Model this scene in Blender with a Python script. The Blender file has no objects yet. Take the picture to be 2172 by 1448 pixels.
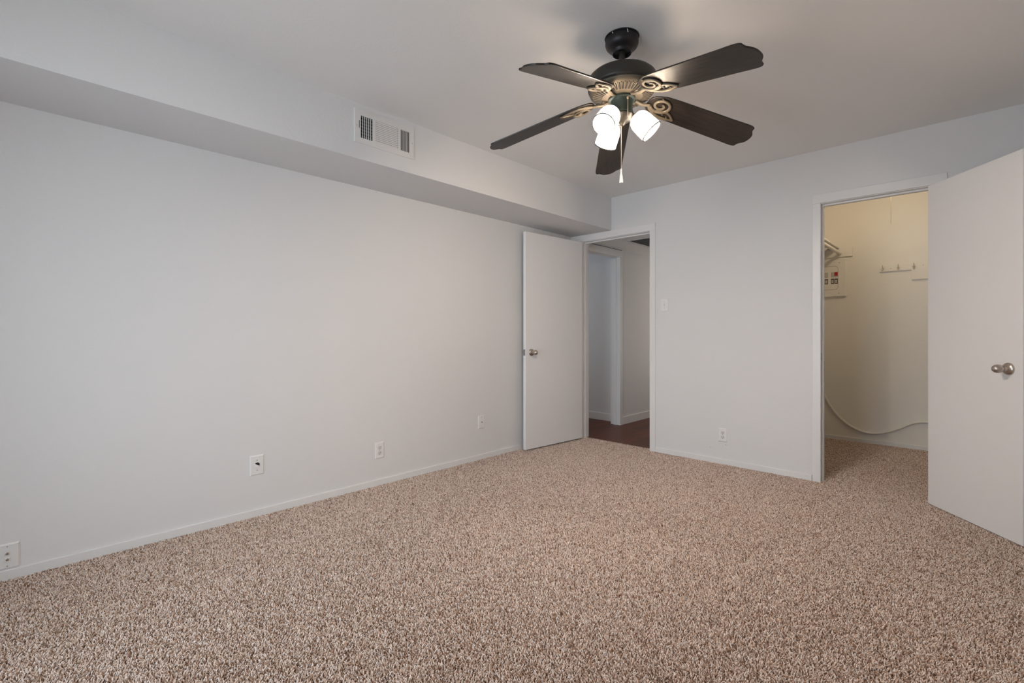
import bpy, bmesh, math, random
import numpy as np
from mathutils import Vector, Matrix

random.seed(7)
PI = math.pi
SC = bpy.context.scene
COL = SC.collection

# ------------------------------------------------------------------ camera
cam_d = bpy.data.cameras.new('camera')
cam = bpy.data.objects.new('camera', cam_d)
COL.objects.link(cam)
cam.location = (0, 0, 1.105)
cam.rotation_euler = (PI / 2, 0, 0.7682636)
cam_d.sensor_fit = 'HORIZONTAL'
cam_d.sensor_width = 36
cam_d.lens = 36 * 1016.27 / 2172
cam_d.shift_y = -(724 - 707.18) / 2172
cam_d.clip_start = 0.02
SC.camera = cam

# ------------------------------------------------------------------ world, exposure
w = bpy.data.worlds.new('world')
SC.world = w
w.use_nodes = True
w.node_tree.nodes['Background'].inputs[0].default_value = (0.75, 0.86, 1.0, 1)
w.node_tree.nodes['Background'].inputs[1].default_value = 0.6
SC.view_settings.view_transform = 'Standard'
SC.view_settings.look = 'None'
SC.view_settings.gamma = 1
SC.view_settings.use_curve_mapping = False
SC.view_settings.exposure = 0.0
SC.cycles.use_denoising = True
SC.cycles.max_bounces = 8
SC.cycles.diffuse_bounces = 6
SC.cycles.sample_clamp_indirect = 4.0

# ------------------------------------------------------------------ daylight and other rooms' light


def area(name, loc, rot, sx, sy, power, color, spread=PI):
    d = bpy.data.lights.new(name, 'AREA')
    d.shape = 'RECTANGLE'
    d.size = sx
    d.size_y = sy
    d.energy = power
    d.color = color
    d.spread = spread
    o = bpy.data.objects.new(name, d)
    o.location = loc
    o.rotation_euler = rot
    COL.objects.link(o)
    return o


# glass door behind the camera (front wall)
area('daylight_glass_door', (-1.40, -1.16, 1.10), (math.radians(86), 0, math.radians(14)), 1.7, 1.9, 31, (0.78, 0.90, 1.0), math.radians(112))
area('hall_area_light', (-2.62, 6.9, 1.2), (-PI / 2, 0, 0), 0.8, 1.6, 5.2, (1.0, 0.86, 0.72))  # warm area light added at the unseen end of the hall
area('daylight_side_room', (-4.9, 4.75, 1.5), (0, -PI / 2, 0), 1.2, 0.7, 4.0, (0.82, 0.90, 1.0))

# ------------------------------------------------------------------ materials


def mat(name, color, rough=0.6, metal=0.0, spec=0.5, bump=0.0, bscale=50.0, var=0.0, vscale=3.0, coat=0.0):
    m = bpy.data.materials.new(name)
    m.use_nodes = True
    nt = m.node_tree
    b = nt.nodes['Principled BSDF']
    b.inputs['Base Color'].default_value = (*color, 1)
    b.inputs['Roughness'].default_value = rough
    b.inputs['Metallic'].default_value = metal
    b.inputs['Specular IOR Level'].default_value = spec
    if coat:
        b.inputs['Coat Weight'].default_value = coat
        b.inputs['Coat Roughness'].default_value = 0.2
    tc = nt.nodes.new('ShaderNodeTexCoord')
    if var:
        n = nt.nodes.new('ShaderNodeTexNoise')
        n.inputs['Scale'].default_value = vscale
        n.inputs['Detail'].default_value = 4
        nt.links.new(tc.outputs['Object'], n.inputs['Vector'])
        mx = nt.nodes.new('ShaderNodeMix')
        mx.data_type = 'RGBA'
        mx.inputs[6].default_value = (*[c * (1 - var) for c in color], 1)
        mx.inputs[7].default_value = (*[min(1, c * (1 + var)) for c in color], 1)
        nt.links.new(n.outputs['Fac'], mx.inputs[0])
        nt.links.new(mx.outputs[2], b.inputs['Base Color'])
    if bump:
        n2 = nt.nodes.new('ShaderNodeTexNoise')
        n2.inputs['Scale'].default_value = bscale
        n2.inputs['Detail'].default_value = 5
        nt.links.new(tc.outputs['Object'], n2.inputs['Vector'])
        bp = nt.nodes.new('ShaderNodeBump')
        bp.inputs['Strength'].default_value = bump
        bp.inputs['Distance'].default_value = 0.002
        nt.links.new(n2.outputs['Fac'], bp.inputs['Height'])
        nt.links.new(bp.outputs['Normal'], b.inputs['Normal'])
    return m


M_WALL = mat('wall_paint', (0.74, 0.742, 0.745), 0.55, spec=0.3, bump=0.35, bscale=90, var=0.01, vscale=1.5)
M_CEIL = mat('ceiling_paint', (0.84, 0.835, 0.825), 0.8, spec=0.2, bump=0.3, bscale=70, var=0.01)
M_TRIM = mat('trim_paint', (0.775, 0.775, 0.775), 0.35, spec=0.5, bump=0.08, bscale=25)
M_DOOR = mat('door_paint', (0.82, 0.815, 0.815), 0.42, spec=0.4, bump=0.12, bscale=30)
M_CLOSET = mat('closet_paint', (0.83, 0.81, 0.775), 0.6, spec=0.3, bump=0.5, bscale=60, var=0.02, vscale=2)
M_PLATE = mat('plate_plastic', (0.80, 0.80, 0.795), 0.3)
M_PLATEG = mat('plate_grey_plastic', (0.69, 0.69, 0.68), 0.35)
M_SLOT = mat('slot_black', (0.012, 0.012, 0.014), 0.6)
M_SCREW = mat('screw_grey', (0.42, 0.42, 0.41), 0.4, metal=0.5)
M_NICKEL = mat('satin_nickel', (0.52, 0.46, 0.41), 0.32, metal=1.0)
M_STEEL = mat('latch_steel', (0.42, 0.43, 0.47), 0.35, metal=1.0)
M_BRONZE = mat('motor_bronze', (0.040, 0.037, 0.031), 0.42, metal=0.35, spec=0.5)
M_GREEN = mat('switch_housing_green_bronze', (0.036, 0.052, 0.046), 0.40, metal=0.3)
M_CANOPY = mat('canopy_black_bronze', (0.018, 0.015, 0.016), 0.45, metal=0.3)
M_IRON = mat('bracket_antique_brass', (0.16, 0.135, 0.10), 0.55, metal=0.55)
M_BACK = mat('vent_backing', (0.02, 0.019, 0.018), 0.8)
M_VENT = mat('vent_enamel', (0.76, 0.745, 0.73), 0.4)
M_GRILLE = mat('grille_filter_grey', (0.26, 0.25, 0.23), 0.8)
M_RED = mat('breaker_red', (0.42, 0.02, 0.02), 0.4)
M_BREAK = mat('breaker_grey', (0.55, 0.53, 0.50), 0.5)
M_BREAKD = mat('breaker_dark', (0.10, 0.085, 0.07), 0.5)
M_CHAIN = mat('chain_brass', (0.62, 0.50, 0.36), 0.35, metal=0.6)
M_PVC = mat('conduit_plastic', (0.80, 0.78, 0.73), 0.4)
M_GLASSP = mat('pane_tint', (0.7, 0.8, 0.85), 0.05)
M_PLASTER = mat('torn_plaster', (0.72, 0.70, 0.67), 0.9, bump=0.6, bscale=120)


def wood_blade():
    m = bpy.data.materials.new('blade_dark_walnut')
    m.use_nodes = True
    nt = m.node_tree
    b = nt.nodes['Principled BSDF']
    tc = nt.nodes.new('ShaderNodeTexCoord')
    mp = nt.nodes.new('ShaderNodeMapping')
    mp.inputs['Scale'].default_value = (5, 55, 5)
    mp.inputs['Rotation'].default_value = (0, 0, 0.12)
    nt.links.new(tc.outputs['Object'], mp.inputs[0])
    n = nt.nodes.new('ShaderNodeTexNoise')
    n.inputs['Scale'].default_value = 1.6
    n.inputs['Detail'].default_value = 6
    n.inputs['Distortion'].default_value = 0.6
    nt.links.new(mp.outputs[0], n.inputs['Vector'])
    cr = nt.nodes.new('ShaderNodeValToRGB')
    cr.color_ramp.elements[0].position = 0.35
    cr.color_ramp.elements[0].color = (0.005, 0.0038, 0.0033, 1)
    cr.color_ramp.elements[1].position = 0.72
    cr.color_ramp.elements[1].color = (0.026, 0.019, 0.0145, 1)
    nt.links.new(n.outputs['Fac'], cr.inputs[0])
    nt.links.new(cr.outputs[0], b.inputs['Base Color'])
    b.inputs['Roughness'].default_value = 0.42
    b.inputs['Specular IOR Level'].default_value = 0.55
    bp = nt.nodes.new('ShaderNodeBump')
    bp.inputs['Strength'].default_value = 0.15
    bp.inputs['Distance'].default_value = 0.001
    nt.links.new(n.outputs['Fac'], bp.inputs['Height'])
    nt.links.new(bp.outputs[0], b.inputs['Normal'])
    return m


M_BLADE = wood_blade()


def emis(name, color, strength, base=(0.9, 0.88, 0.84)):
    m = bpy.data.materials.new(name)
    m.use_nodes = True
    b = m.node_tree.nodes['Principled BSDF']
    b.inputs['Base Color'].default_value = (*base, 1)
    b.inputs['Roughness'].default_value = 0.3
    b.inputs['Emission Color'].default_value = (*color, 1)
    b.inputs['Emission Strength'].default_value = strength
    return m


M_SHADE = emis('frosted_glass_lit', (1.0, 0.95, 0.87), 6.5)
_nt = M_SHADE.node_tree      # thin frosted glass: part of the bulb's light passes straight through
_tr = _nt.nodes.new('ShaderNodeBsdfTransparent')
_tr.inputs[0].default_value = (1.0, 0.93, 0.84, 1)
_mx = _nt.nodes.new('ShaderNodeMixShader')
_mx.inputs[0].default_value = 0.16
_nt.links.new(_nt.nodes['Principled BSDF'].outputs[0], _mx.inputs[1])
_nt.links.new(_tr.outputs[0], _mx.inputs[2])
_nt.links.new(_mx.outputs[0], _nt.nodes['Material Output'].inputs['Surface'])
M_RIM = mat('shade_rim_glass', (0.05, 0.048, 0.045), 0.5)
M_BULB = emis('bulb_lit', (1.0, 0.82, 0.67), 1420.0)
M_BULBC = emis('closet_bulb_lit', (1.0, 0.78, 0.50), 225.0)


def floor_wood():
    m = bpy.data.materials.new('hall_hardwood')
    m.use_nodes = True
    nt = m.node_tree
    b = nt.nodes['Principled BSDF']
    tc = nt.nodes.new('ShaderNodeTexCoord')
    mp = nt.nodes.new('ShaderNodeMapping')
    mp.inputs['Rotation'].default_value = (0, 0, PI / 2)
    nt.links.new(tc.outputs['Object'], mp.inputs[0])
    br = nt.nodes.new('ShaderNodeTexBrick')
    br.inputs['Scale'].default_value = 1.0
    br.inputs['Brick Width'].default_value = 1.1
    br.inputs['Row Height'].default_value = 0.12
    br.inputs['Mortar Size'].default_value = 0.0012
    br.inputs['Color1'].default_value = (0.085, 0.020, 0.008, 1)
    br.inputs['Color2'].default_value = (0.14, 0.036, 0.013, 1)
    br.inputs['Mortar'].default_value = (0.015, 0.006, 0.004, 1)
    nt.links.new(mp.outputs[0], br.inputs['Vector'])
    mp2 = nt.nodes.new('ShaderNodeMapping')
    mp2.inputs['Scale'].default_value = (60, 4, 1)
    nt.links.new(tc.outputs['Object'], mp2.inputs[0])
    n = nt.nodes.new('ShaderNodeTexNoise')
    n.inputs['Scale'].default_value = 1.0
    n.inputs['Detail'].default_value = 5
    nt.links.new(mp2.outputs[0], n.inputs['Vector'])
    mx = nt.nodes.new('ShaderNodeMix')
    mx.data_type = 'RGBA'
    mx.blend_type = 'OVERLAY'
    mx.inputs[0].default_value = 0.55
    nt.links.new(br.outputs['Color'], mx.inputs[6])
    nt.links.new(n.outputs['Fac'], mx.inputs[7])
    nt.links.new(mx.outputs[2], b.inputs['Base Color'])
    b.inputs['Roughness'].default_value = 0.36
    b.inputs['Specular IOR Level'].default_value = 0.14
    return m


M_WOODF = floor_wood()


def carpet_base():
    m = bpy.data.materials.new('carpet_backing')
    m.use_nodes = True
    nt = m.node_tree
    b = nt.nodes['Principled BSDF']
    tc = nt.nodes.new('ShaderNodeTexCoord')
    n = nt.nodes.new('ShaderNodeTexNoise')
    n.inputs['Scale'].default_value = 180
    n.inputs['Detail'].default_value = 3
    nt.links.new(tc.outputs['Object'], n.inputs['Vector'])
    cr = nt.nodes.new('ShaderNodeValToRGB')
    cr.color_ramp.elements[0].position = 0.4
    cr.color_ramp.elements[0].color = (0.07, 0.04, 0.026, 1)
    cr.color_ramp.elements[1].position = 0.6
    cr.color_ramp.elements[1].color = (0.24, 0.16, 0.12, 1)
    nt.links.new(n.outputs['Fac'], cr.inputs[0])
    nt.links.new(cr.outputs[0], b.inputs['Base Color'])
    b.inputs['Roughness'].default_value = 0.95
    b.inputs['Specular IOR Level'].default_value = 0.1
    return m


def carpet_yarn():
    m = bpy.data.materials.new('carpet_yarn')
    m.use_nodes = True
    nt = m.node_tree
    b = nt.nodes['Principled BSDF']
    hi = nt.nodes.new('ShaderNodeHairInfo')
    cr = nt.nodes.new('ShaderNodeValToRGB')
    e = cr.color_ramp.elements
    e[0].position = 0.0
    e[0].color = (0.22, 0.115, 0.065, 1)
    e[1].position = 1.0
    e[1].color = (0.95, 0.87, 0.82, 1)
    k = e.new(0.22)
    k.color = (0.48, 0.315, 0.22, 1)
    k = e.new(0.4)
    k.color = (0.80, 0.63, 0.515, 1)
    nt.links.new(hi.outputs['Random'], cr.inputs[0])
    nt.links.new(cr.outputs[0], b.inputs['Base Color'])
    b.inputs['Roughness'].default_value = 0.8
    b.inputs['Specular IOR Level'].default_value = 0.25
    b.inputs['Sheen Weight'].default_value = 0.25
    return m


M_CBASE = carpet_base()
M_YARN = carpet_yarn()

# ------------------------------------------------------------------ helpers


def box(bm, x0, x1, y0, y1, z0, z1):
    v = [bm.verts.new(p) for p in ((x0, y0, z0), (x1, y0, z0), (x1, y1, z0), (x0, y1, z0),
                                   (x0, y0, z1), (x1, y0, z1), (x1, y1, z1), (x0, y1, z1))]
    for f in ((0, 3, 2, 1), (4, 5, 6, 7), (0, 1, 5, 4), (1, 2, 6, 5), (2, 3, 7, 6), (3, 0, 4, 7)):
        bm.faces.new([v[i] for i in f])


def B(*boxes):
    bm = bmesh.new()
    for b in boxes:
        box(bm, *b)
    return bm


def lathe(bm, prof, M=Matrix.Identity(4), seg=40, cap=True):
    """prof: (radius, z) list, revolved about local z, transformed by M"""
    rings = []
    for r, z in prof:
        if r < 1e-6:
            rings.append([bm.verts.new(M @ Vector((0, 0, z)))])
        else:
            rings.append([bm.verts.new(M @ Vector((r * math.cos(2 * PI * i / seg), r * math.sin(2 * PI * i / seg), z)))
                          for i in range(seg)])
    for a, b in zip(rings, rings[1:]):
        if len(a) == 1 and len(b) == 1:
            continue
        for i in range(seg):
            j = (i + 1) % seg
            if len(a) == 1:
                bm.faces.new((a[0], b[j], b[i]))
            elif len(b) == 1:
                bm.faces.new((a[i], a[j], b[0]))
            else:
                bm.faces.new((a[i], a[j], b[j], b[i]))
    if cap:
        for rg, fl in ((rings[0], True), (rings[-1], False)):
            if len(rg) > 1:
                bm.faces.new(list(reversed(rg)) if fl else rg)


def tube(bm, pts, r, seg=8, squash=1.0, up=Vector((0, 0, 1))):
    pts = [Vector(p) for p in pts]
    rings = []
    n = len(pts)
    for i, p in enumerate(pts):
        t = (pts[min(i + 1, n - 1)] - pts[max(i - 1, 0)]).normalized()
        s = t.cross(up)
        if s.length < 1e-4:
            s = t.cross(Vector((1, 0, 0)))
        s.normalize()
        q = s.cross(t).normalized()
        rr = r[i] if isinstance(r, (list, tuple)) else r
        rings.append([bm.verts.new(p + s * rr * math.cos(2 * PI * k / seg) + q * rr * squash * math.sin(2 * PI * k / seg))
                      for k in range(seg)])
    for a, b in zip(rings, rings[1:]):
        for k in range(seg):
            j = (k + 1) % seg
            bm.faces.new((a[k], a[j], b[j], b[k]))
    bm.faces.new(list(reversed(rings[0])))
    bm.faces.new(rings[-1])


def prism(bm, outline, z0, z1, M=Matrix.Identity(4)):
    """outline: list of (x, y); extruded z0..z1"""
    a = [bm.verts.new(M @ Vector((x, y, z0))) for x, y in outline]
    b = [bm.verts.new(M @ Vector((x, y, z1))) for x, y in outline]
    n = len(a)
    bm.faces.new(list(reversed(a)))
    bm.faces.new(b)
    for i in range(n):
        j = (i + 1) % n
        bm.faces.new((a[i], a[j], b[j], b[i]))


def obj(name, bm, m, parent=None, bevel=0.0, smooth=False, seg=2):
    bmesh.ops.recalc_face_normals(bm, faces=bm.faces)
    me = bpy.data.meshes.new(name)
    bm.to_mesh(me)
    bm.free()
    me.materials.append(m)
    if smooth:
        for p in me.polygons:
            p.use_smooth = True
    o = bpy.data.objects.new(name, me)
    COL.objects.link(o)
    if parent:
        o.parent = parent
    if bevel:
        md = o.modifiers.new('bevel', 'BEVEL')
        md.width = bevel
        md.segments = seg
        md.limit_method = 'ANGLE'
        md.angle_limit = 0.6
    if smooth:
        try:
            me.set_sharp_from_angle(angle=0.7)
        except Exception:
            pass
    return o


def struct(name, bm, m, **k):
    o = obj(name, bm, m, **k)
    o['kind'] = 'structure'
    return o


def tag(o, label, cat, group=None):
    o['label'] = label
    o['category'] = cat
    if group:
        o['group'] = group
    return o


def thing(name, loc, label, cat, rotz=0.0, group=None):
    o = bpy.data.objects.new(name, None)
    COL.objects.link(o)
    o.location = loc
    o.rotation_euler = (0, 0, rotz)
    o.empty_display_size = 0.05
    return tag(o, label, cat, group)


# ------------------------------------------------------------------ room dimensions
XL, XR, YB, YF, H = -3.14, 0.50, 4.172, -1.20, 2.474
T = 0.12
XS, ZS = -2.637, 2.146            # soffit face and underside
D1A, D1B = -2.995, -2.207         # hall doorway
D2A, D2B = -0.830, -0.190         # closet doorway
ZH = 2.072                        # head of both doorways
YC = 5.99                         # closet back wall
XCL = -1.32                       # closet left wall
HX0, HX1, HY1, HZ = -3.10, -2.13, 7.0, 2.130   # hallway
SX0, SY1 = -4.95, 5.235           # side room
SD0, SD1, SDZ = 4.345, 5.080, 2.030  # doorway hall -> side room

# ------------------------------------------------------------------ shell
FZ = -0.010
struct('floor', B((XL - T, XR + T, YF - T, 4.24, -0.08, FZ), (XCL - 0.1, XR + T, 4.24, YC + T, -0.08, FZ)), M_CBASE)
struct('floor_hall', B((HX0 - T, HX1 + 0.1, 4.24, HY1 + T, -0.08, -0.004), (SX0 - T, HX0 - T, YB, SY1 + T, -0.08, -0.004)), M_WOODF)
struct('wall_left', B((XL - T, XL, YF - T, YB + T, FZ, H + 0.1)), M_WALL)
struct('wall_right', B((XR, XR + T, YF - T, YC + T, FZ, H + 0.1)), M_WALL)
struct('wall_back', B((XL, D1A - 0.012, YB, YB + T, FZ, H + 0.1),
                      (D1A - 0.012, D1B + 0.012, YB, YB + T, ZH + 0.012, H + 0.1),
                      (D1B + 0.012, D2A - 0.012, YB, YB + T, FZ, H + 0.1),
                      (D2A - 0.012, D2B + 0.012, YB, YB + T, ZH + 0.012, H + 0.1),
                      (D2B + 0.012, XR, YB, YB + T, FZ, H + 0.1)), M_WALL)
WX0, WX1, WZ1 = -2.40, -0.50, 2.05
struct('wall_front', B((XL, WX0, YF - T, YF, FZ, H + 0.1), (WX0, WX1, YF - T, YF, WZ1, H + 0.1),
                       (WX1, XR, YF - T, YF, FZ, H + 0.1)), M_WALL)
struct('ceiling', B((XL - T, XR + T, YF - T, YB + T, H, H + 0.1), (XCL - 0.1, XR + T, YB + T, YC + T, H, H + 0.1)), M_CEIL)
struct('wall_soffit', B((XL, XS, YF, YB, ZS, H)), M_WALL)
# closet
struct('wall_closet_back', B((XCL - 0.1, XR, YC, YC + T, FZ, H)), M_CLOSET)
struct('wall_closet_left', B((XCL - 0.1, XCL, YB + T, YC, FZ, H)), M_CLOSET)
# hall and side room
struct('wall_hall_left', B((HX0 - T, HX0, YB + T, SD0 - 0.012, FZ, HZ), (HX0 - T, HX0, SD0 - 0.012, SD1 + 0.012, SDZ + 0.012, HZ),
                           (HX0 - T, HX0, SD1 + 0.012, HY1, FZ, HZ)), M_WALL)
struct('wall_hall_right', B((HX1, HX1 + 0.1, YB + T, HY1, FZ, HZ)), M_WALL)
struct('wall_hall_end', B((HX0 - T, HX1 + 0.1, HY1, HY1 + T, FZ, HZ)), M_WALL)
GX0, GX1, GY0, GY1 = -2.775, -2.30, 4.700, 5.42
struct('ceiling_hall', B((HX0 - T, GX0 + 0.02, YB + T, HY1, HZ, HZ + 0.1), (GX1 - 0.02, HX1 + 0.1, YB + T, HY1, HZ, HZ + 0.1),
                         (GX0 + 0.02, GX1 - 0.02, YB + T, GY0 + 0.02, HZ, HZ + 0.1), (GX0 + 0.02, GX1 - 0.02, GY1 - 0.02, HY1, HZ, HZ + 0.1),
                         (GX0, GX1, GY0, GY1, HZ + 0.11, HZ + 0.13)), M_CEIL)
struct('wall_side_room_back', B((SX0, HX0 - T, SY1, SY1 + T, FZ, 2.4)), M_WALL)
struct('wall_side_room_left', B((SX0 - T, SX0, YB, SY1 + T, FZ, 2.4)), M_WALL)
struct('wall_side_room_front', B((SX0, XL - T, YB, YB + T, FZ, 2.4)), M_WALL)
struct('ceiling_side_room', B((SX0 - T, HX0 - T, YB, SY1 + T, 2.4, 2.5)), M_CEIL)

# window / glass door behind the camera
wf = struct('window_1', B((WX0, WX0 + 0.05, YF - 0.09, YF - 0.03, FZ, WZ1), (WX1 - 0.05, WX1, YF - 0.09, YF - 0.03, FZ, WZ1),
                          (WX0 + 0.05, WX1 - 0.05, YF - 0.09, YF - 0.03, WZ1 - 0.05, WZ1), (WX0 + 0.05, WX1 - 0.05, YF - 0.09, YF - 0.03, FZ, 0.05),
                          (-1.48, -1.42, YF - 0.085, YF - 0.035, 0.05, WZ1 - 0.05)), M_TRIM)
M_PANE = bpy.data.materials.new('window_glass')
M_PANE.use_nodes = True
pb = M_PANE.node_tree.nodes['Principled BSDF']
pb.inputs['Transmission Weight'].default_value = 1.0
pb.inputs['Roughness'].default_value = 0.0
pb.inputs['Base Color'].default_value = (0.95, 0.98, 1, 1)
obj('pane', B((WX0 + 0.05, -1.48, YF - 0.064, YF - 0.058, 0.05, WZ1 - 0.05), (-1.42, WX1 - 0.05, YF - 0.064, YF - 0.058, 0.05, WZ1 - 0.05)), M_PANE, wf)

# ------------------------------------------------------------------ baseboards
BH, BT = 0.042, 0.012


def base(name, *b):
    return struct(name, B(*b), M_TRIM, bevel=0.004, seg=2)


base('baseboard_left', (XL, XL + BT, YF, YB - 0.014, FZ, BH))
base('baseboard_back', (-2.1545, -0.882, YB - BT, YB, FZ, BH))
base('baseboard_right', (XR - BT, XR, YF, YB, FZ, BH))
base('baseboard_closet', (XCL, XR, YC - BT, YC, FZ, 0.036))
base('baseboard_hall', (HX0, HX0 + BT, SD1 + 0.062, HY1, FZ, 0.088))
base('baseboard_side_room', (SX0, HX0 - T, SY1 - BT, SY1, FZ, 0.088))

# ------------------------------------------------------------------ door casings, jambs, stops
CY = YB - 0.014


def doorway(n, xa, xb, xl, xr, ztop, y0, y1, sy):
    """casing on the room side plus jamb and stop"""
    struct('trim_%d' % n, B((xl, xa + 0.004, CY, YB, FZ, ZH + 0.004), (xb - 0.004, xr, CY, YB, FZ, ZH + 0.004),
                            (xl, xr, CY, YB, ZH + 0.004, ztop)), M_TRIM, bevel=0.0025)
    struct('trim_%d' % (n + 1), B((xa - 0.012, xa, y0, y1, FZ, ZH), (xb, xb + 0.012, y0, y1, FZ, ZH),
                                  (xa - 0.012, xb + 0.012, y0, y1, ZH, ZH + 0.012),
                                  (xa, xa + 0.012, sy, sy + 0.035, FZ, ZH - 0.012), (xb - 0.012, xb, sy, sy + 0.035, FZ, ZH - 0.012),
                                  (xa, xb, sy, sy + 0.035, ZH - 0.012, ZH)), M_TRIM, bevel=0.0015)


doorway(1, D1A, D1B, XL + 0.001, -2.1545, ZS - 0.003, YB, YB + T, YB + 0.040)
doorway(3, D2A, D2B, -0.878, -0.128, 2.143, YB, YB + T, YB + 0.040)
# hall side casing of the side room doorway (on x = HX0)
CX = HX0 + 0.014
struct('trim_5', B((HX0, CX, SD0 - 0.052, SD0 + 0.004, FZ, SDZ), (HX0, CX, SD1 - 0.004, SD1 + 0.060, FZ, SDZ),
                   (HX0, CX, SD0 - 0.052, SD1 + 0.060, SDZ, SDZ + 0.080)), M_TRIM, bevel=0.0025)
struct('trim_6', B((HX0 - T, HX0, SD0 - 0.012, SD0, FZ, SDZ), (HX0 - T, HX0, SD1, SD1 + 0.012, FZ, SDZ),
                   (HX0 - T, HX0, SD0 - 0.012, SD1 + 0.012, SDZ, SDZ + 0.012),
                   (HX0 - 0.075, HX0 - 0.040, SD1 - 0.012, SD1, FZ, SDZ - 0.012),
                   (HX0 - 0.075, HX0 - 0.040, SD0, SD0 + 0.012, FZ, SDZ - 0.012),
                   (HX0 - 0.075, HX0 - 0.040, SD0, SD1, SDZ - 0.012, SDZ)), M_TRIM, bevel=0.0015)

struct('trim_7', B((HX0, HX0 + 0.0015, 4.44, SD1 + 0.055, SDZ + 0.081, SDZ + 0.089)), M_SLOT)  # black strip painting in the shadow line between casing and hall ceiling
# strike plates on the jambs
sp = obj('strike_plate', B((D2A, D2A + 0.002, YB + 0.004, YB + 0.034, 0.905, 0.962)), M_STEEL, bevel=0.0005)
tag(sp, 'small steel strike plate on the left jamb of the closet doorway', 'strike plate')
sp = obj('strike_plate', B((D1B - 0.002, D1B, YB + 0.004, YB + 0.034, 0.905, 0.962)), M_STEEL, bevel=0.0005)
tag(sp, 'small steel strike plate on the right jamb of the hallway doorway', 'strike plate')

# ------------------------------------------------------------------ door leaves


def knob(parent, s, z, side, leafy):
    """side: +1 / -1 local y direction of the axis, leafy: local y of the face"""
    bm = bmesh.new()
    R = Matrix.Rotation(-side * PI / 2, 4, 'X')
    Mx = Matrix.Translation((s, leafy, z)) @ R
    prof = [(0.0, 0.0), (0.033, 0.0), (0.0335, 0.004), (0.031, 0.009), (0.022, 0.014), (0.0135, 0.017), (0.012, 0.028)]
    lathe(bm, prof, Mx, 32)
    o = obj('knob_rosette', bm, M_NICKEL, parent, smooth=True)
    bm = bmesh.new()
    prof = [(0.0115, 0.026), (0.013, 0.031), (0.0185, 0.037), (0.0225, 0.046), (0.0235, 0.056), (0.0215, 0.066), (0.016, 0.075), (0.008, 0.080), (0.0, 0.0815)]
    lathe(bm, prof, Mx, 32)
    k = obj('knob', bm, M_NICKEL, o, smooth=True)
    return o


def leaf(name, loc, ang, L, y0, y1, z0, z1):
    o = obj(name, B((0, L, y0, y1, z0, z1)), M_DOOR, bevel=0.003)
    o.location = loc
    o.rotation_euler = (0, 0, ang)
    o['kind'] = 'structure'
    return o


# hallway door, folded back against the left wall
ang1 = math.atan2(-0.9965432, -0.08307617)
d1 = leaf('door_1', (-2.9614, 4.1248, 0), ang1, 0.8089, -0.035, 0.0, 0.012, 2.064)
knob(d1, 0.7359, 0.927, 1, 0.0)
knob(d1, 0.7359, 0.927, -1, -0.035)
obj('latch_plate', B((0.8085, 0.8100, -0.030, -0.006, 0.898, 0.956)), M_STEEL, d1)
obj('latch_bolt', B((0.8095, 0.818, -0.024, -0.012, 0.917, 0.937)), M_STEEL, d1, bevel=0.001)
for z in (0.25, 1.05, 1.85):
    bm = bmesh.new()
    lathe(bm, [(0.006, z - 0.045), (0.006, z + 0.045)], Matrix.Translation((-0.008, -0.030, 0)), 12)
    obj('hinge', bm, M_TRIM, d1, smooth=True)
# closet door, swung open toward the camera
ang2 = math.atan2(-0.77897796, 0.62705131)
d2 = leaf('door_2', (-0.2205, 4.1187, 0), ang2, 0.6358, 0.0, 0.035, 0.002, 2.064)
knob(d2, 0.5594, 0.9167, -1, 0.0)
knob(d2, 0.5594, 0.9167, 1, 0.035)
obj('latch_plate', B((0.6353, 0.6368, 0.006, 0.029, 0.888, 0.946)), M_STEEL, d2)
bm = bmesh.new()
lathe(bm, [(0.0, 0.0), (0.0028, 0.0), (0.0028, 0.0155), (0.0, 0.0155)], Matrix.Translation((0.5594 + 0.0135, 0.0, 0.9195)) @ Matrix.Rotation(PI / 2, 4, 'X'), 12)
obj('keyhole', bm, M_SLOT, d2)
for z in (0.25, 1.05, 1.85):
    bm = bmesh.new()
    lathe(bm, [(0.006, z - 0.045), (0.006, z + 0.045)], Matrix.Translation((-0.007, 0.030, 0)), 12)
    obj('hinge', bm, M_TRIM, d2, smooth=True)

# ------------------------------------------------------------------ wall plates
# local frame: x = along wall, y = out of wall toward room, z = up


def frame_left(y, z):      # on left wall, faces +x
    return Matrix.Translation((XL, y, z)) @ Matrix.Rotation(-PI / 2, 4, 'Z')


def frame_back(x, z):      # on back wall, faces -y
    return Matrix.Translation((x, YB, z)) @ Matrix.Rotation(PI, 4, 'Z')


def plate(name, Mx, w, h, label, cat, group=None):
    root = bpy.data.objects.new(name, None)
    COL.objects.link(root)
    root.matrix_world = Mx
    root.empty_display_size = 0.05
    tag(root, label, cat, group)
    bm = bmesh.new()
    a, b, d, e = w / 2, h / 2, 0.0, 0.006
    i = 0.006
    v = [bm.verts.new(p) for p in ((-a, 0, -b), (a, 0, -b), (a, 0, b), (-a, 0, b),
                                   (-a, 0.002, -b), (a, 0.002, -b), (a, 0.002, b), (-a, 0.002, b),
                                   (-a + i, e, -b + i), (a - i, e, -b + i), (a - i, e, b - i), (-a + i, e, b - i))]
    bm.faces.new([v[k] for k in (0, 1, 2, 3)])
    for s in (0, 4):
        for k in range(4):
            j = (k + 1) % 4
            bm.faces.new([v[s + k], v[s + j], v[s + 4 + j], v[s + 4 + k]])
    bm.faces.new([v[k] for k in (8, 9, 10, 11)])
    obj('cover_plate', bm, M_PLATE, root, bevel=0.0008)
    return root


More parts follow.
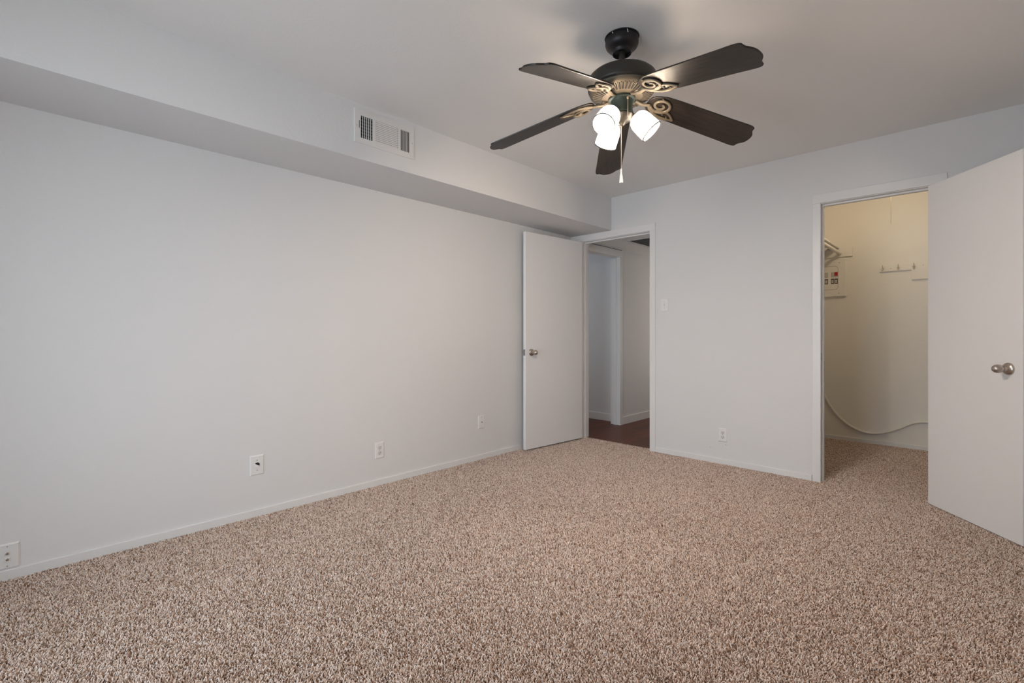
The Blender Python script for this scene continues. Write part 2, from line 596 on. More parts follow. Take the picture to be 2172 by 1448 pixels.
def disc(bm, x, z, r, y0, y1, seg=20, sx=1.0):
    ol = [(x + r * sx * math.cos(2 * PI * k / seg), z + r * math.sin(2 * PI * k / seg)) for k in range(seg)]
    a = [bm.verts.new((p[0], y0, p[1])) for p in ol]
    b = [bm.verts.new((p[0], y1, p[1])) for p in ol]
    bm.faces.new(a)
    bm.faces.new(b)
    for i in range(seg):
        j = (i + 1) % seg
        bm.faces.new((a[i], a[j], b[j], b[i]))


def screw(root, x, z, r=0.0032, y=0.006):
    bm = bmesh.new()
    disc(bm, x, z, r, y - 0.002, y + 0.0012)
    return obj('screw', bm, M_SCREW, root)


def outlet(name, Mx, w, h, label, group=None):
    root = plate(name, Mx, w, h, label, 'outlet', group)
    for s in (1, -1):
        zc = s * 0.0195
        bm = bmesh.new()
        R = 0.0172
        ol = []
        for k in range(24):
            t = 2 * PI * k / 24
            ol.append((max(-0.0165, min(0.0165, R * math.cos(t))), max(-0.0145, min(0.0145, R * math.sin(t)))))
        a = [bm.verts.new((x, 0.0, zc + z)) for x, z in ol]
        b = [bm.verts.new((x, 0.0078, zc + z)) for x, z in ol]
        bm.faces.new(a)
        bm.faces.new(b)
        for i in range(24):
            j = (i + 1) % 24
            bm.faces.new((a[i], a[j], b[j], b[i]))
        f = obj('receptacle_face', bm, M_PLATEG, root)
        for q, hh in ((-0.0064, 0.0044), (0.0064, 0.0036)):
            obj('slot', B((q - 0.0014, q + 0.0014, 0.0066, 0.0082, zc + 0.003 - hh, zc + 0.003 + hh)), M_SLOT, f)
        bm = bmesh.new()
        disc(bm, 0, zc - 0.0078, 0.0026, 0.0066, 0.0082, 12)
        obj('ground_hole', bm, M_SLOT, f)
    screw(root, 0, 0)
    return root


outlet('wall_outlet', frame_left(1.8498, 0.2508), 0.0735, 0.118, 'white duplex outlet low on the left wall, right of the plate with a black hole')
outlet('wall_outlet', frame_back(-1.5396, 0.2444), 0.0742, 0.117, 'white duplex outlet low on the back wall between the two doorways')

# pass-through plate with dark opening
r = plate('cable_plate', frame_left(1.0165, 0.3065), 0.0815, 0.121, 'white wall plate with a black half-open scoop hole, low on the left wall', 'wall plate')
bm = bmesh.new()
disc(bm, 0, 0.0, 0.0165, 0.005, 0.0068, 28)
obj('opening', bm, M_SLOT, r)
bm = bmesh.new()
# scoop hood rim below and inside the hole
for k in range(2):
    pts = [(0.0168 * math.cos(t), 0.0068 + 0.001 * k, 0.0168 * math.sin(t)) for t in np.linspace(PI * 0.86, PI * 2.24, 22)]
    tube(bm, pts, 0.0022, 8, up=Vector((0, 1, 0)))
ol = [(0.0165 * math.cos(t), 0.0165 * math.sin(t)) for t in np.linspace(PI * 1.14, PI * 2.20, 18)]
a = [bm.verts.new((x, 0.0072, z)) for x, z in ol]
b = [bm.verts.new((x * 0.9, 0.0105, z * 0.9 + 0.001)) for x, z in ol]
bm.faces.new(b)
bm.faces.new(a)
for i in range(len(a) - 1):
    bm.faces.new((a[i], a[i + 1], b[i + 1], b[i]))
obj('scoop_hood', bm, M_PLATE, r, smooth=True)
screw(r, 0, 0.0302)
screw(r, 0, -0.0302)

# coax plate near the hallway door
r = plate('coax_plate', frame_left(2.857, 0.3245), 0.076, 0.116, 'white coax wall plate with one dark jack, left wall beside the hallway door', 'wall plate')
bm = bmesh.new()
lathe(bm, [(0.0, 0.0), (0.0055, 0.0), (0.0055, 0.006), (0.0042, 0.006), (0.0042, 0.013), (0.0, 0.013)], Matrix.Translation((0, 0.005, 0)) @ Matrix.Rotation(-PI / 2, 4, 'X'), 12)
obj('coax_jack', bm, M_SCREW, r)
screw(r, 0, 0.042)
screw(r, 0, -0.042)

# twin jack plate at the far left edge
r = plate('jack_plate', frame_left(-0.028, 0.1015), 0.080, 0.114, 'white plate with two small jacks just above the baseboard at the photo\'s left edge', 'wall plate')
for s in (1, -1):
    f = obj('jack_surround', B((-0.0085, 0.0085, 0.0, 0.0075, s * 0.0135 - 0.0085, s * 0.0135 + 0.0085)), M_PLATE, r, bevel=0.0008)
    bm = bmesh.new()
    lathe(bm, [(0.0, 0.0), (0.0048, 0.0), (0.0048, 0.006), (0.003, 0.006), (0.003, 0.012), (0.0, 0.012)], Matrix.Translation((0, 0.007, s * 0.0135)) @ Matrix.Rotation(-PI / 2, 4, 'X'), 12)
    c = obj('coax_jack', bm, M_NICKEL, f)
screw(r, 0, 0.044, 0.0026)
screw(r, 0, -0.044, 0.0026)

# light switch
r = plate('light_switch', frame_back(-2.0665, 1.3695), 0.080, 0.121, 'white toggle light switch on the back wall right of the hallway doorway', 'light switch')
obj('switch_slot', B((-0.0058, 0.0058, 0.0, 0.0066, -0.0125, 0.0125)), M_PLATEG, r)
bm = bmesh.new()
prism(bm, [(-0.004, -0.004), (0.004, -0.004), (0.004, 0.016), (-0.004, 0.016)], -0.004, 0.004,
      Matrix.Translation((0, 0.004, 0.002)) @ Matrix.Rotation(0.5, 4, 'X'))
obj('toggle', bm, M_PLATE, r, bevel=0.001)
screw(r, 0, 0.030, 0.0026)
screw(r, 0, -0.030, 0.0026)

# round plug patch and little screw holes in the walls
bm = bmesh.new()
disc(bm, 0, 0, 0.0135, 0.0, 0.0016, 28)
o = obj('blank_plug', bm, M_WALL)
o.matrix_world = frame_left(0.911, 0.338)
tag(o, 'small round painted-over plug in the left wall beside the cable pass-through plate', 'wall plug')
for x, z, lb in ((-1.6447, 0.1232, 'tiny dark screw hole in the back wall, lower left of the duplex outlet'),
                 (-1.5141, 0.1647, 'tiny faint screw hole in the back wall directly under the duplex outlet')):
    bm = bmesh.new()
    disc(bm, 0, 0, 0.0034, 0.0, 0.0012, 12)
    o = obj('screw_hole', bm, M_SCREW)
    o.matrix_world = frame_back(x, z)
    tag(o, lb, 'screw hole')

# ------------------------------------------------------------------ supply register on soffit face
VY0, VY1, VZ0, VZ1 = 1.3867, 1.8029, 2.2385, 2.4395
VY, VZ = (VY0 + VY1) / 2, (VZ0 + VZ1) / 2
vent = thing('air_register', (XS, VY, VZ), 'white rectangular supply register with three louvre sections on the soffit face', 'air vent', rotz=PI / 2)
# local: x = +y world (photo left to right), y = -x world (into soffit), z up ; out of the wall = -y
W2, H2 = (VY1 - VY0) / 2, (VZ1 - VZ0) / 2


def vy(p):   # pixel fraction 0..1 across the plate
    return -W2 + 2 * W2 * p


ops = [(vy(0.095), vy(0.285)), (vy(0.33), vy(0.715)), (vy(0.75), vy(0.925))]
oz0, oz1 = -H2 * 0.66, H2 * 0.66
bm = bmesh.new()
t0, t1 = -0.007, 0.0
xs = [-W2, ops[0][0], ops[0][1], ops[1][0], ops[1][1], ops[2][0], ops[2][1], W2]
for i in range(0, 8, 2):
    box(bm, xs[i], xs[i + 1], t0, t1, oz0, oz1)
box(bm, -W2, W2, t0, t1, oz1, H2)
box(bm, -W2, W2, t0, t1, -H2, oz0)
obj('face_plate', bm, M_VENT, vent)
obj('duct_opening', B((ops[0][0] - 0.004, ops[2][1] + 0.004, -0.0012, -0.0006, oz0 - 0.003, oz1 + 0.003)), M_BACK, vent)
for k in range(5):      # left bank, vertical fins turned away
    x = ops[0][0] + (k + 1) * (ops[0][1] - ops[0][0]) / 6
    obj('fin', B((x - 0.0013, x + 0.0013, -0.0065, -0.0014, oz0, oz1)), M_VENT, vent)
for k in range(7):      # damper bars behind left bank
    z = oz0 + (k + 0.6) * (oz1 - oz0) / 7
    obj('damper_bar', B((ops[0][0], ops[0][1], -0.0022, -0.0013, z - 0.0008, z + 0.0008)), M_SCREW, vent)
for k in range(12):     # middle bank, horizontal louvres
    z = oz0 + (k + 0.5) * (oz1 - oz0) / 12
    bm = bmesh.new()
    prism(bm, [(-0.0044, -0.0008), (0.0044, -0.0008), (0.0044, 0.0008), (-0.0044, 0.0008)], ops[1][0], ops[1][1] - 0.003,
          Matrix.Translation((0, -0.0042, z)) @ Matrix.Rotation(0.45, 4, 'X') @ Matrix(((0, 0, 1, 0), (0, 1, 0, 0), (-1, 0, 0, 0), (0, 0, 0, 1))))
    obj('louvre', bm, M_VENT, vent)
for k in range(7):      # right bank, vertical fins facing the room
    x = ops[2][0] + (k + 0.5) * (ops[2][1] - ops[2][0]) / 7
    bm = bmesh.new()
    prism(bm, [(-0.0030, -0.0008), (0.0030, -0.0008), (0.0030, 0.0008), (-0.0030, 0.0008)], oz0, oz1,
          Matrix.Translation((x, -0.0042, 0)) @ Matrix.Rotation(0.5, 4, 'Z'))
    obj('fin', bm, M_VENT, vent)
for x in (vy(0.035), vy(0.965)):
    bm = bmesh.new()
    disc(bm, x, 0, 0.0028, -0.0085, -0.006, 12)
    obj('screw', bm, M_SCREW, vent)
obj('damper_slot', B((vy(0.067), vy(0.075), -0.0075, -0.0066, -0.012, 0.032)), M_SLOT, vent)

# ------------------------------------------------------------------ return grille in hall ceiling
gr = thing('return_air_grille', ((GX0 + GX1) / 2, (GY0 + GY1) / 2, HZ), 'white framed return-air grille with dark louvres in the hallway ceiling', 'air vent')
a, b = (GX1 - GX0) / 2, (GY1 - GY0) / 2
obj('frame', B((-a - 0.028, -a, -b - 0.028, b + 0.028, -0.006, 0.0), (a, a + 0.028, -b - 0.028, b + 0.028, -0.006, 0.0),
               (-a, a, -b - 0.028, -b, -0.006, 0.0), (-a, a, b, b + 0.028, -0.006, 0.0)), M_VENT, gr, bevel=0.001)
bm = bmesh.new()
n = 34
for k in range(n):
    y = -b + (k + 0.5) * 2 * b / n
    prism(bm, [(-0.0085, -0.0006), (0.0085, -0.0006), (0.0085, 0.0006), (-0.0085, 0.0006)], -a + 0.021, a - 0.021,
          Matrix.Translation((0, y, 0.002)) @ Matrix.Rotation(0.7, 4, 'X') @ Matrix(((0, 0, 1, 0), (1, 0, 0, 0), (0, 1, 0, 0), (0, 0, 0, 1))))
obj('louvres', bm, M_GRILLE, gr)
obj('filter', B((-a + 0.022, a - 0.022, -b + 0.022, b - 0.022, 0.03, 0.04)), M_BACK, gr)

# ------------------------------------------------------------------ ceiling fan
FX, FY = -1.1765, 1.9503
fan = thing('ceiling_fan', (FX, FY, H), 'dark bronze five-blade ceiling fan with three lit white glass shades', 'ceiling fan')


def P(z):
    return z - H


bm = bmesh.new()
lathe(bm, [(0.0, 0.0), (0.070, 0.0), (0.0735, -0.006), (0.0755, -0.014), (0.0755, -0.030), (0.072, -0.041), (0.0620, -0.052), (0.050, -0.058),
           (0.0440, -0.066), (0.0425, -0.076), (0.0405, -0.076), (0.038, -0.066), (0.020, -0.064)], seg=56)
cano = obj('canopy', bm, M_CANOPY, fan, smooth=True)
bm = bmesh.new()
lathe(bm, [(0.072, -0.0035), (0.0775, -0.003), (0.0785, 0.0)], seg=56)
obj('ceiling_gap_ring', bm, M_SLOT, cano)
for t, ln in ((-0.70, 0.016), (-1.62, 0.007)):
    q = 0.0750
    bm = bmesh.new()
    tube(bm, [(q * math.cos(t), q * math.sin(t), -0.004), (q * math.cos(t + .03) * 1.008, q * math.sin(t + .03) * 1.008, -0.004 - ln)], 0.0017, 6)
    obj('paint_drip', bm, M_PLASTER, cano)
bm = bmesh.new()
lathe(bm, [(0.0135, -0.20), (0.0135, -0.064)], seg=24)
obj('downrod', bm, M_BRONZE, fan, smooth=True)
# motor
bm = bmesh.new()
lathe(bm, [(0.0, P(2.325)), (0.03, P(2.325)), (0.034, P(2.312)), (0.060, P(2.306)), (0.118, P(2.302)), (0.142, P(2.296)), (0.1525, P(2.286)), (0.156, P(2.275)),
           (0.156, P(2.240)), (0.1535, P(2.232)), (0.150, P(2.229)), (0.150, P(2.226)), (0.142, P(2.220)), (0.132, P(2.216))], seg=72, cap=False)
mot = obj('motor_housing', bm, M_BRONZE, fan, smooth=True)
bm = bmesh.new()
lathe(bm, [(0.150, P(2.229)), (0.146, P(2.216)), (0.132, P(2.204)), (0.090, P(2.193)), (0.070, P(2.191)), (0.0, P(2.191))], seg=72, cap=False)
vr = obj('vent_ring', bm, M_IRON, fan, smooth=True)
bm = bmesh.new()
for k in range(48):
    t = 2 * PI * k / 48
    c, s_ = math.cos(t), math.sin(t)
    pts = [(0.1335 * c, 0.1335 * s_, P(2.2030)), (0.115 * c, 0.115 * s_, P(2.198)), (0.092 * c, 0.092 * s_, P(2.192))]
    tube(bm, pts, 0.0026, 6)
obj('vent_ribs', bm, M_IRON, vr, smooth=True)
bm = bmesh.new()
for k in range(48):
    t = 2 * PI * (k + 0.5) / 48
    c, s_ = math.cos(t), math.sin(t)
    pts = [(0.130 * c, 0.130 * s_, P(2.2018)), (0.112 * c, 0.112 * s_, P(2.1972)), (0.094 * c, 0.094 * s_, P(2.1925))]
    tube(bm, pts, 0.0021, 6)
obj('vent_slots', bm, M_SLOT, vr)
bm = bmesh.new()
lathe(bm, [(0.0, P(2.192)), (0.062, P(2.192)), (0.0625, P(2.182)), (0.052, P(2.179)), (0.0495, P(2.172)), (0.0495, P(2.128)), (0.052, P(2.124)), (0.052, P(2.118)), (0.0, P(2.118))], seg=48)
hub = obj('switch_housing', bm, M_GREEN, fan, smooth=True)
bm = bmesh.new()
lathe(bm, [(0.0, P(2.118)), (0.049, P(2.118)), (0.053, P(2.110)), (0.050, P(2.098)), (0.037, P(2.088)), (0.018, P(2.082)), (0.012, P(2.074)), (0.008, P(2.066)), (0.0, P(2.064))], seg=40)
obj('light_kit_fitter', bm, M_BRONZE, fan, smooth=True)

# blades and their brackets
DR, PITCH, PH, ZA = 0.23026, -0.2007, -1.50975, 2.2198


def catmull(pts, n=8, closed=False):
    pts = [Vector(p) for p in pts]
    out = []
    N = len(pts)
    rng = range(N if closed else N - 1)
    for i in rng:
        p0 = pts[(i - 1) % N] if closed or i > 0 else pts[i]
        p1, p2 = pts[i], pts[(i + 1) % N]
        p3 = pts[(i + 2) % N] if closed or i + 2 < N else p2
        for j in range(n):
            t = j / n
            out.append(0.5 * ((2 * p1) + (-p0 + p2) * t + (2 * p0 - 5 * p1 + 4 * p2 - p3) * t * t + (-p0 + 3 * p1 - 3 * p2 + p3) * t ** 3))
    if not closed:
        out.append(pts[-1])
    else:
        out.append(out[0].copy())
    return out


def blade_frame(k):
    a = PH + k * 2 * PI / 5
    e = Vector((math.cos(a), math.sin(a), -DR))
    t = Vector((-math.sin(a) * math.cos(PITCH), math.cos(a) * math.cos(PITCH), math.sin(PITCH)))
    nn = e.cross(t).normalized()
    return Matrix(((e.x, t.x, nn.x, 0), (e.y, t.y, nn.y, 0), (e.z, t.z, nn.z, P(ZA)), (0, 0, 0, 1)))


def bw(u):
    return 0.5 * 0.1565 * (1 + 0.2536 * (u - 0.6527))


def blade_outline():
    right = [(0.130, 0.016), (0.134, 0.032), (0.146, 0.046), (0.168, 0.057), (0.195, bw(0.195) - 0.003)]
    for u in (0.26, 0.35, 0.45, 0.55):
        right.append((u, bw(u)))
    w0 = bw(0.64)
    ctl = [(0.600, 1.0), (0.622, 0.998), (0.638, 0.965), (0.6465, 0.89), (0.648, 0.79), (0.6505, 0.67), (0.659, 0.53),
           (0.668, 0.38), (0.6730, 0.20), (0.6745, 0.0)]
    tip = [(p.x, p.y * w0) for p in catmull([(u, f, 0) for u, f in ctl], 4)]
    half = right + tip
    return half + [(u, -w) for u, w in reversed(half[:-1])]


OUT = blade_outline()


blade0 = br0 = None
for k in range(5):
    Mx = blade_frame(k)
    if blade0 is None:
        bm = bmesh.new()
        prism(bm, OUT, -0.0035, 0.0035)
        blade0 = obj('blade', bm, M_BLADE, fan, bevel=0.0015)
        bm = bmesh.new()
        # arm from the hub
        zz = -0.008
        tube(bm, catmull([(0.070, 0, -0.018), (0.095, 0.004, -0.020), (0.120, 0.008, -0.014), (0.142, 0.006, zz)], 6), [0.0085] * 19, 10, squash=0.7)
        # big curl
        c0 = Vector((0.192, -0.020, 0))
        sp = []
        for q in np.linspace(0, 1, 46):
            th = PI * 0.86 - q * 3.25 * PI
            rr = 0.043 * (1 - q) ** 0.75 + 0.006
            sp.append((c0.x + rr * math.cos(th) * 1.05, c0.y + 0.006 + rr * math.sin(th) * 0.92, zz - 0.001))
        tube(bm, sp, [0.0078 - 0.002 * q for q in np.linspace(0, 1, len(sp))], 8, squash=0.8)
        # pointed leaf on the other flank
        tube(bm, catmull([(0.138, 0.004, zz), (0.160, 0.030, zz), (0.200, 0.052, zz), (0.240, 0.056, zz), (0.286, 0.048, zz)], 8), [0.0078] * 28 + [0.0055] * 5, 8, squash=0.8)
        tube(bm, catmull([(0.286, 0.048, zz), (0.262, 0.026, zz), (0.236, 0.014, zz), (0.205, 0.018, zz), (0.176, 0.028, zz)], 8), 0.0062, 8, squash=0.8)
        for su, sw in ((0.180, -0.052), (0.225, 0.034), (0.252, 0.044)):
            lathe(bm, [(0.0, -0.010), (0.004, -0.010), (0.004, -0.003)], Matrix.Translation((su, sw, 0)), 10)
        br0 = obj('blade_bracket', bm, M_IRON, fan, smooth=True)
        b_, r_ = blade0, br0
    else:
        b_ = blade0.copy()
        r_ = br0.copy()
        COL.objects.link(b_)
        COL.objects.link(r_)
        b_.parent = fan
        r_.parent = fan
    b_.matrix_local = Mx
    r_.matrix_local = Mx

# light kit: three shades
LX, LY = -0.0065, -0.0062
RHO, ZO, LPH, TILT = 0.141, 2.027, math.radians(-88.6), math.radians(47)
lamps = []
sh0 = None
for k in range(3):
    a = LPH + k * 2 * PI / 3
    ax = Vector((math.cos(a) * math.cos(TILT), math.sin(a) * math.cos(TILT), -math.sin(TILT)))
    cen = Vector((LX + RHO * math.cos(a), LY + RHO * math.sin(a), P(ZO)))
    q = ax.to_track_quat('Z', 'Y').to_matrix().to_4x4()
    Mx = Matrix.Translation(cen) @ q
    # arm
    bm = bmesh.new()
    base_pt = cen - ax * 0.108
    tube(bm, catmull([(LX * 0.5 + 0.030 * math.cos(a), LY * 0.5 + 0.030 * math.sin(a), P(2.104)), (0.055 * math.cos(a), 0.055 * math.sin(a), P(2.112)), tuple(base_pt - ax * 0.004)], 6), 0.0075, 10)
    arm = obj('lamp_arm', bm, M_IRON, fan, smooth=True)
    if sh0 is None:
        bm = bmesh.new()
        # outer then inner wall, open at z=0 (opening), base at z=-0.11
        prof = [(0.018, -0.108), (0.030, -0.104), (0.041, -0.094), (0.0475, -0.080), (0.0500, -0.060), (0.0512, -0.030), (0.0520, 0.0),
                (0.0498, 0.0), (0.0490, -0.030), (0.0478, -0.060), (0.0450, -0.078), (0.0385, -0.091), (0.028, -0.100), (0.016, -0.104)]
        lathe(bm, prof, seg=48, cap=False)
        sh0 = obj('lamp_shade', bm, M_SHADE, fan, smooth=True)
        bm = bmesh.new()
        lathe(bm, [(0.0490, -0.0010), (0.0490, 0.0018), (0.0508, 0.0030), (0.0532, 0.0024), (0.0540, 0.0), (0.0532, -0.0026), (0.0519, -0.0028)], seg=48, cap=False)
        ri0 = obj('shade_rim', bm, M_RIM, sh0, smooth=True)
        bm = bmesh.new()
        lathe(bm, [(0.0, -0.112), (0.020, -0.112), (0.021, -0.104), (0.017, -0.085), (0.0, -0.085)], seg=32)
        so0 = obj('socket_cup', bm, M_IRON, sh0, smooth=True)
        bm = bmesh.new()
        lathe(bm, [(0.0, -0.086), (0.013, -0.086), (0.015, -0.074), (0.024, -0.058), (0.030, -0.042), (0.030, -0.030), (0.024, -0.018), (0.013, -0.010), (0.0, -0.008)], seg=32)
        bu0 = obj('light_bulb', bm, M_BULB, sh0, smooth=True)
        sh = sh0
    else:
        sh = sh0.copy()
        COL.objects.link(sh)
        sh.parent = fan
        for c_ in (ri0, so0, bu0):
            d_ = c_.copy()
            COL.objects.link(d_)
            d_.parent = sh
    sh.matrix_local = Mx
# pull chains
def bead_chain(name, x, y, z0, z1, r=0.0016, step=0.0042):
    bm = bmesh.new()
    z = z0
    while z > z1:
        lathe(bm, [(0.0, r), (r * 0.8, r * 0.6), (r, 0), (r * 0.8, -r * 0.6), (0.0, -r)], Matrix.Translation((x, y, P(z))), 6)
        z -= step
    tube(bm, [(x, y, P(z0)), (x, y, P(z1))], r * 0.45, 5)
    return obj(name, bm, M_CHAIN, fan)


cx, cy = -0.0022, -0.0021
ch = bead_chain('pull_chain', cx, cy, 2.066, 1.868)
bm = bmesh.new()
lathe(bm, [(0.0, P(1.868)), (0.0035, P(1.868)), (0.0042, P(1.845)), (0.0052, P(1.842)), (0.0088, P(1.808)), (0.0090, P(1.802)), (0.0, P(1.799))], Matrix.Translation((cx, cy, 0)), 20)
obj('fob', bm, M_PLATE, ch, smooth=True)
# short fan-speed chain on the front of the switch housing
F2 = Vector((0.6949, -0.7191))
sx, sy = F2.x * 0.052 + 0.0144 * 0.719, F2.y * 0.052 + 0.0144 * 0.695
bm = bmesh.new()
lathe(bm, [(0.004, -0.004), (0.0045, 0.004), (0.0, 0.004)], Matrix.Translation((sx, sy, P(2.172))), 10)
obj('chain_outlet', bm, M_CHAIN, hub)
bead_chain('pull_chain', sx * 1.03, sy * 1.03, 2.172, 2.085, 0.0012, 0.0035)

# ------------------------------------------------------------------ closet contents
# shelf on the left closet wall with rod, cleat, bracket
o = obj('closet_shelf', B((XCL, -1.020, YB + T, YC, 1.993, 2.012)), M_CLOSET, bevel=0.002)
tag(o, 'painted shelf board along the closet\'s left wall, above the breaker panel', 'shelf')
bm = bmesh.new()
tube(bm, [(-1.012, YB + T, 1.940), (-1.012, YC, 1.940)], 0.0165, 20)
o = obj('closet_rod', bm, M_PVC, smooth=True)
tag(o, 'white hanging rod running under the closet shelf edge', 'closet rod')
o = obj('shelf_cleat', B((XCL, -0.905, YC - 0.019, YC, 1.903, 1.990)), M_CLOSET, bevel=0.002)
tag(o, 'painted wood cleat on the closet back wall supporting the shelf end', 'cleat')
bk = thing('shelf_bracket', (XCL, 5.62, 1.993), 'diagonal painted bracket bracing the closet shelf from its left wall', 'bracket')
bm = bmesh.new()
prism(bm, [(0.0, -0.26), (0.02, -0.26), (0.285, -0.02), (0.285, 0.0), (0.262, 0.0), (0.0, -0.235)], -0.012, 0.012, Matrix(((1, 0, 0, 0), (0, 0, 1, 0), (0, 1, 0, 0), (0, 0, 0, 1))))
obj('brace', bm, M_CLOSET, bk)

# breaker panel
pn = thing('breaker_panel', (-1.133, YC, 1.683), 'painted electrical breaker panel on the closet back wall, one red breaker', 'breaker panel', rotz=PI)
# local x = -world x ; y toward the room
obj('cover', B((-0.176, 0.176, 0.0, 0.030, -0.190, 0.190)), M_CLOSET, pn, bevel=0.006, seg=3)
bm = bmesh.new()
hw, z0_, z1_, rr = 0.106, -0.117, 0.129, 0.030
ring = []
for cxx, czz, a0 in ((hw - rr, z1_ - rr, 0), (-hw + rr, z1_ - rr, PI / 2), (-hw + rr, z0_ + rr, PI), (hw - rr, z0_ + rr, 3 * PI / 2)):
    for q in np.linspace(0, PI / 2, 7):
        ring.append((cxx + rr * math.cos(a0 + q), 0.0305, czz + rr * math.sin(a0 + q)))
ring.append(ring[0])
tube(bm, ring, 0.0028, 8, up=Vector((0, 1, 0)))
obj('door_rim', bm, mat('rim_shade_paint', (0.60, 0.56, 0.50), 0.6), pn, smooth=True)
# breakers: rows at world z 1.722 and 1.655, columns in world x
n = 0
for zc in (1.722 - 1.683, 1.653 - 1.683):
    for wx in (-1.044, -1.076, -1.131, -1.163, -1.218):
        lx = -(wx + 1.133)
        red = (zc > 0 and wx == -1.044)
        bz = obj('breaker', B((lx - 0.0145, lx + 0.0145, 0.028, 0.032, zc - 0.027, zc + 0.027)), M_BREAKD if zc < 0 else M_BREAK, pn)
        if red:
            obj('handle', B((lx - 0.0140, lx + 0.0140, 0.030, 0.038, zc - 0.012, zc + 0.026)), M_RED, bz, bevel=0.001)
            bz['label'] = 'red-handled breaker'
        else:
            obj('handle', B((lx - 0.0090, lx + 0.0090, 0.030, 0.038, zc - 0.018, zc + 0.014)), M_BREAK, bz, bevel=0.001)
for x, z in ((-0.116, 0.160), (-0.112, -0.157), (0.116, 0.160), (0.112, -0.157)):
    bm = bmesh.new()
    disc(bm, x, z, 0.005, 0.029, 0.0315, 12)
    obj('screw', bm, M_SCREW, pn)

# hook rail
hr = thing('hook_rail', (-0.684, YC, 1.746), 'white wooden coat rail with wire hooks on the closet back wall', 'hook rail')
obj('rail_board', B((0.0, 0.86, -0.016, 0.0, -0.029, 0.031)), M_CLOSET, hr, bevel=0.002)
hk0 = None
for i, x in enumerate((0.0265, 0.147, 0.264, 0.40, 0.52, 0.64, 0.76)):
    if hk0 is None:
        bm = bmesh.new()
        tube(bm, catmull([(0, -0.017, 0.004), (0, -0.030, -0.010), (0, -0.038, -0.022), (0, -0.052, -0.016), (0, -0.056, 0.0)], 6), 0.0028, 8)
        tube(bm, catmull([(0, -0.017, 0.004), (0, -0.034, 0.014), (0, -0.052, 0.034)], 6), 0.0028, 8)
        tube(bm, catmull([(-0.010, -0.020, 0.008), (-0.009, -0.026, -0.006), (0, -0.030, -0.016), (0.009, -0.026, -0.006), (0.010, -0.020, 0.008)], 5), 0.0022, 6)
        disc(bm, 0, 0.0, 0.009, -0.019, -0.015, 12)
        hk0 = hk = obj('coat_hook', bm, mat('hook_paint', (0.62, 0.58, 0.52), 0.4), hr, smooth=True)
    else:
        hk = hk0.copy()
        COL.objects.link(hk)
        hk.parent = hr
    hk.location = (x, 0, 0)
for x, z in ((0.087, -0.001), (0.331, 0.009)):
    bm = bmesh.new()
    disc(bm, x, z, 0.004, -0.0175, -0.0155, 10)
    obj('screw', bm, M_SCREW, hr)
o = obj('wood_block', B((-0.437, 0.10, YC - 0.019, YC, 1.622, 1.717)), M_CLOSET, bevel=0.002)
tag(o, 'short painted board fixed just under the coat rail in the closet', 'board')

# conduit / white cable sagging along the back wall
ctl = [(-1.318, 1.02), (-1.270, 0.80), (-1.215, 0.60), (-1.140, 0.425), (-1.060, 0.285), (-0.960, 0.180), (-0.860, 0.122), (-0.760, 0.103),
       (-0.650, 0.124), (-0.540, 0.178), (-0.450, 0.235), (-0.385, 0.262), (-0.320, 0.268), (-0.22, 0.258), (-0.05, 0.25), (0.20, 0.25), (0.497, 0.26)]
bm = bmesh.new()
tube(bm, catmull([(x, YC - 0.016, z) for x, z in ctl], 8), 0.0125, 14, up=Vector((0, 1, 0)))
o = obj('cable', bm, M_PVC, smooth=True)
tag(o, 'thick white cable sagging in a curve across the lower closet back wall', 'cable')

# closet lamp with pull string
cl = thing('closet_lamp', (-0.505, 5.05, H), 'bare-bulb closet ceiling lamp with a thin hanging pull string', 'lamp')
bm = bmesh.new()
lathe(bm, [(0.0, 0.0), (0.055, 0.0), (0.052, -0.018), (0.026, -0.034), (0.024, -0.045), (0.0, -0.045)], seg=32)
obj('lampholder', bm, M_PLATE, cl, smooth=True)
bm = bmesh.new()
lathe(bm, [(0.0, -0.045), (0.014, -0.045), (0.016, -0.06), (0.028, -0.082), (0.030, -0.098), (0.022, -0.115), (0.0, -0.124)], seg=32)
obj('light_bulb', bm, M_BULBC, cl, smooth=True)
bm = bmesh.new()
tube(bm, [(-0.0, 0.030, -0.040), (0.0, 0.030, -0.455)], 0.0016, 6)
obj('pull_string', bm, mat('string_cotton', (0.50, 0.44, 0.36), 0.8), cl)

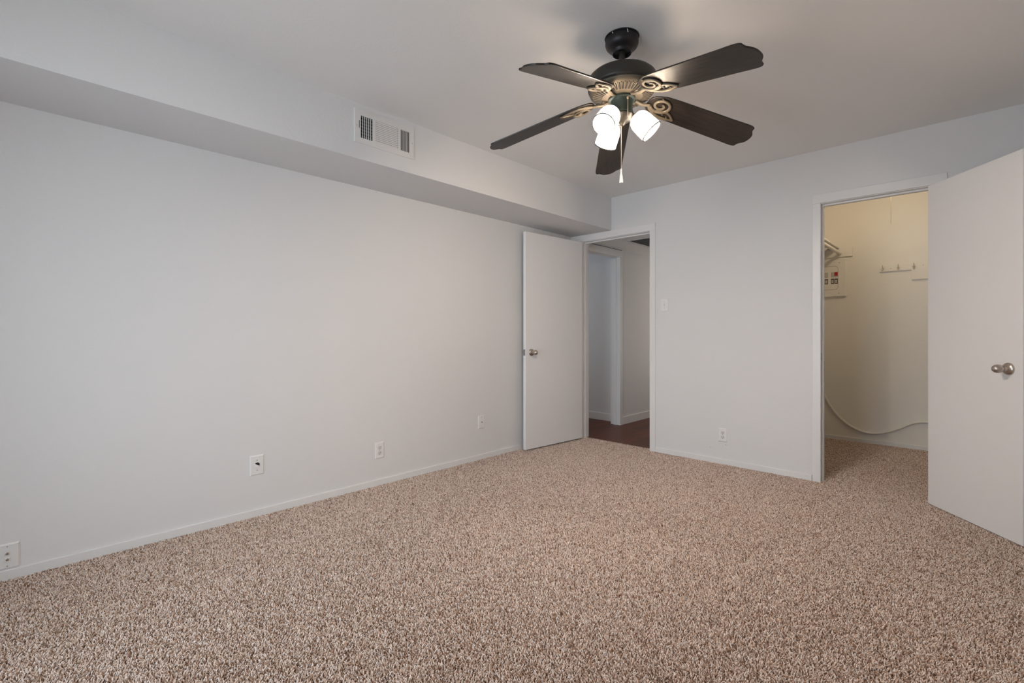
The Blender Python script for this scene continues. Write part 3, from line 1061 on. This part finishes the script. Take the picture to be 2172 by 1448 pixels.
# ------------------------------------------------------------------ carpet pile
def carpet(name, rects, pitch, label, seed):
    rng = np.random.default_rng(seed)
    P_ = []
    for x0, x1, y0, y1 in rects:
        nx, ny = int((x1 - x0) / pitch), int((y1 - y0) / pitch)
        gx, gy = np.meshgrid((np.arange(nx) + 0.5) * (x1 - x0) / nx + x0, (np.arange(ny) + 0.5) * (y1 - y0) / ny + y0)
        q = np.stack([gx.ravel(), gy.ravel()], 1) + rng.uniform(-0.6, 0.6, (nx * ny, 2)) * pitch
        q[:, 0] = np.clip(q[:, 0], x0 + 0.001, x1 - 0.001)
        q[:, 1] = np.clip(q[:, 1], y0 + 0.001, y1 - 0.001)
        P_.append(q)
    q = np.concatenate(P_)
    n = len(q)
    # slow wandering lean directions, as on walked-on frieze pile
    ph = 2.2 * np.sin(q[:, 0] * 1.7 + 1.1 * np.sin(q[:, 1] * 1.3)) + 1.8 * np.cos(q[:, 1] * 2.1 + 0.7 * q[:, 0])
    th = ph + rng.uniform(-2.6, 2.6, n)
    ln = rng.uniform(0.55, 1.0, n) * 0.0075
    hh = rng.uniform(0.55, 1.05, n) * 0.0115
    cu = rng.uniform(-1.3, 1.3, n)
    pts = np.zeros((n, 4, 3), np.float32)
    for k, f in enumerate((0.0, 0.4, 0.75, 1.0)):
        t = th + cu * f
        pts[:, k, 0] = q[:, 0] + ln * (f ** 1.3) * np.cos(t)
        pts[:, k, 1] = q[:, 1] + ln * (f ** 1.3) * np.sin(t)
        pts[:, k, 2] = FZ + hh * (f if k < 3 else 0.98)
    cv = bpy.data.hair_curves.new(name)
    cv.add_curves([4] * n)
    cv.position_data.foreach_set('vector', pts.ravel())
    rad = np.tile(np.array([0.0014, 0.0015, 0.0014, 0.0009], np.float32), n)
    at = cv.attributes.get('radius') or cv.attributes.new('radius', 'FLOAT', 'POINT')
    at.data.foreach_set('value', rad)
    cv.materials.append(M_YARN)
    o = bpy.data.objects.new(name, cv)
    COL.objects.link(o)
    tag(o, label, 'carpet')
    o['kind'] = 'stuff'
    return o


carpet('carpet_pile', [(XL + BT, XR - BT, YF + 0.01, YB - 0.013), (D1A + 0.004, D1B - 0.004, YB - 0.013, 4.236), (D2A + 0.004, D2B - 0.004, YB - 0.013, YB + T),
                       (XCL + 0.002, XR - 0.002, YB + T, YC - BT)], 0.0050,
       'beige-brown frieze carpet pile covering the room and closet floor', 3)
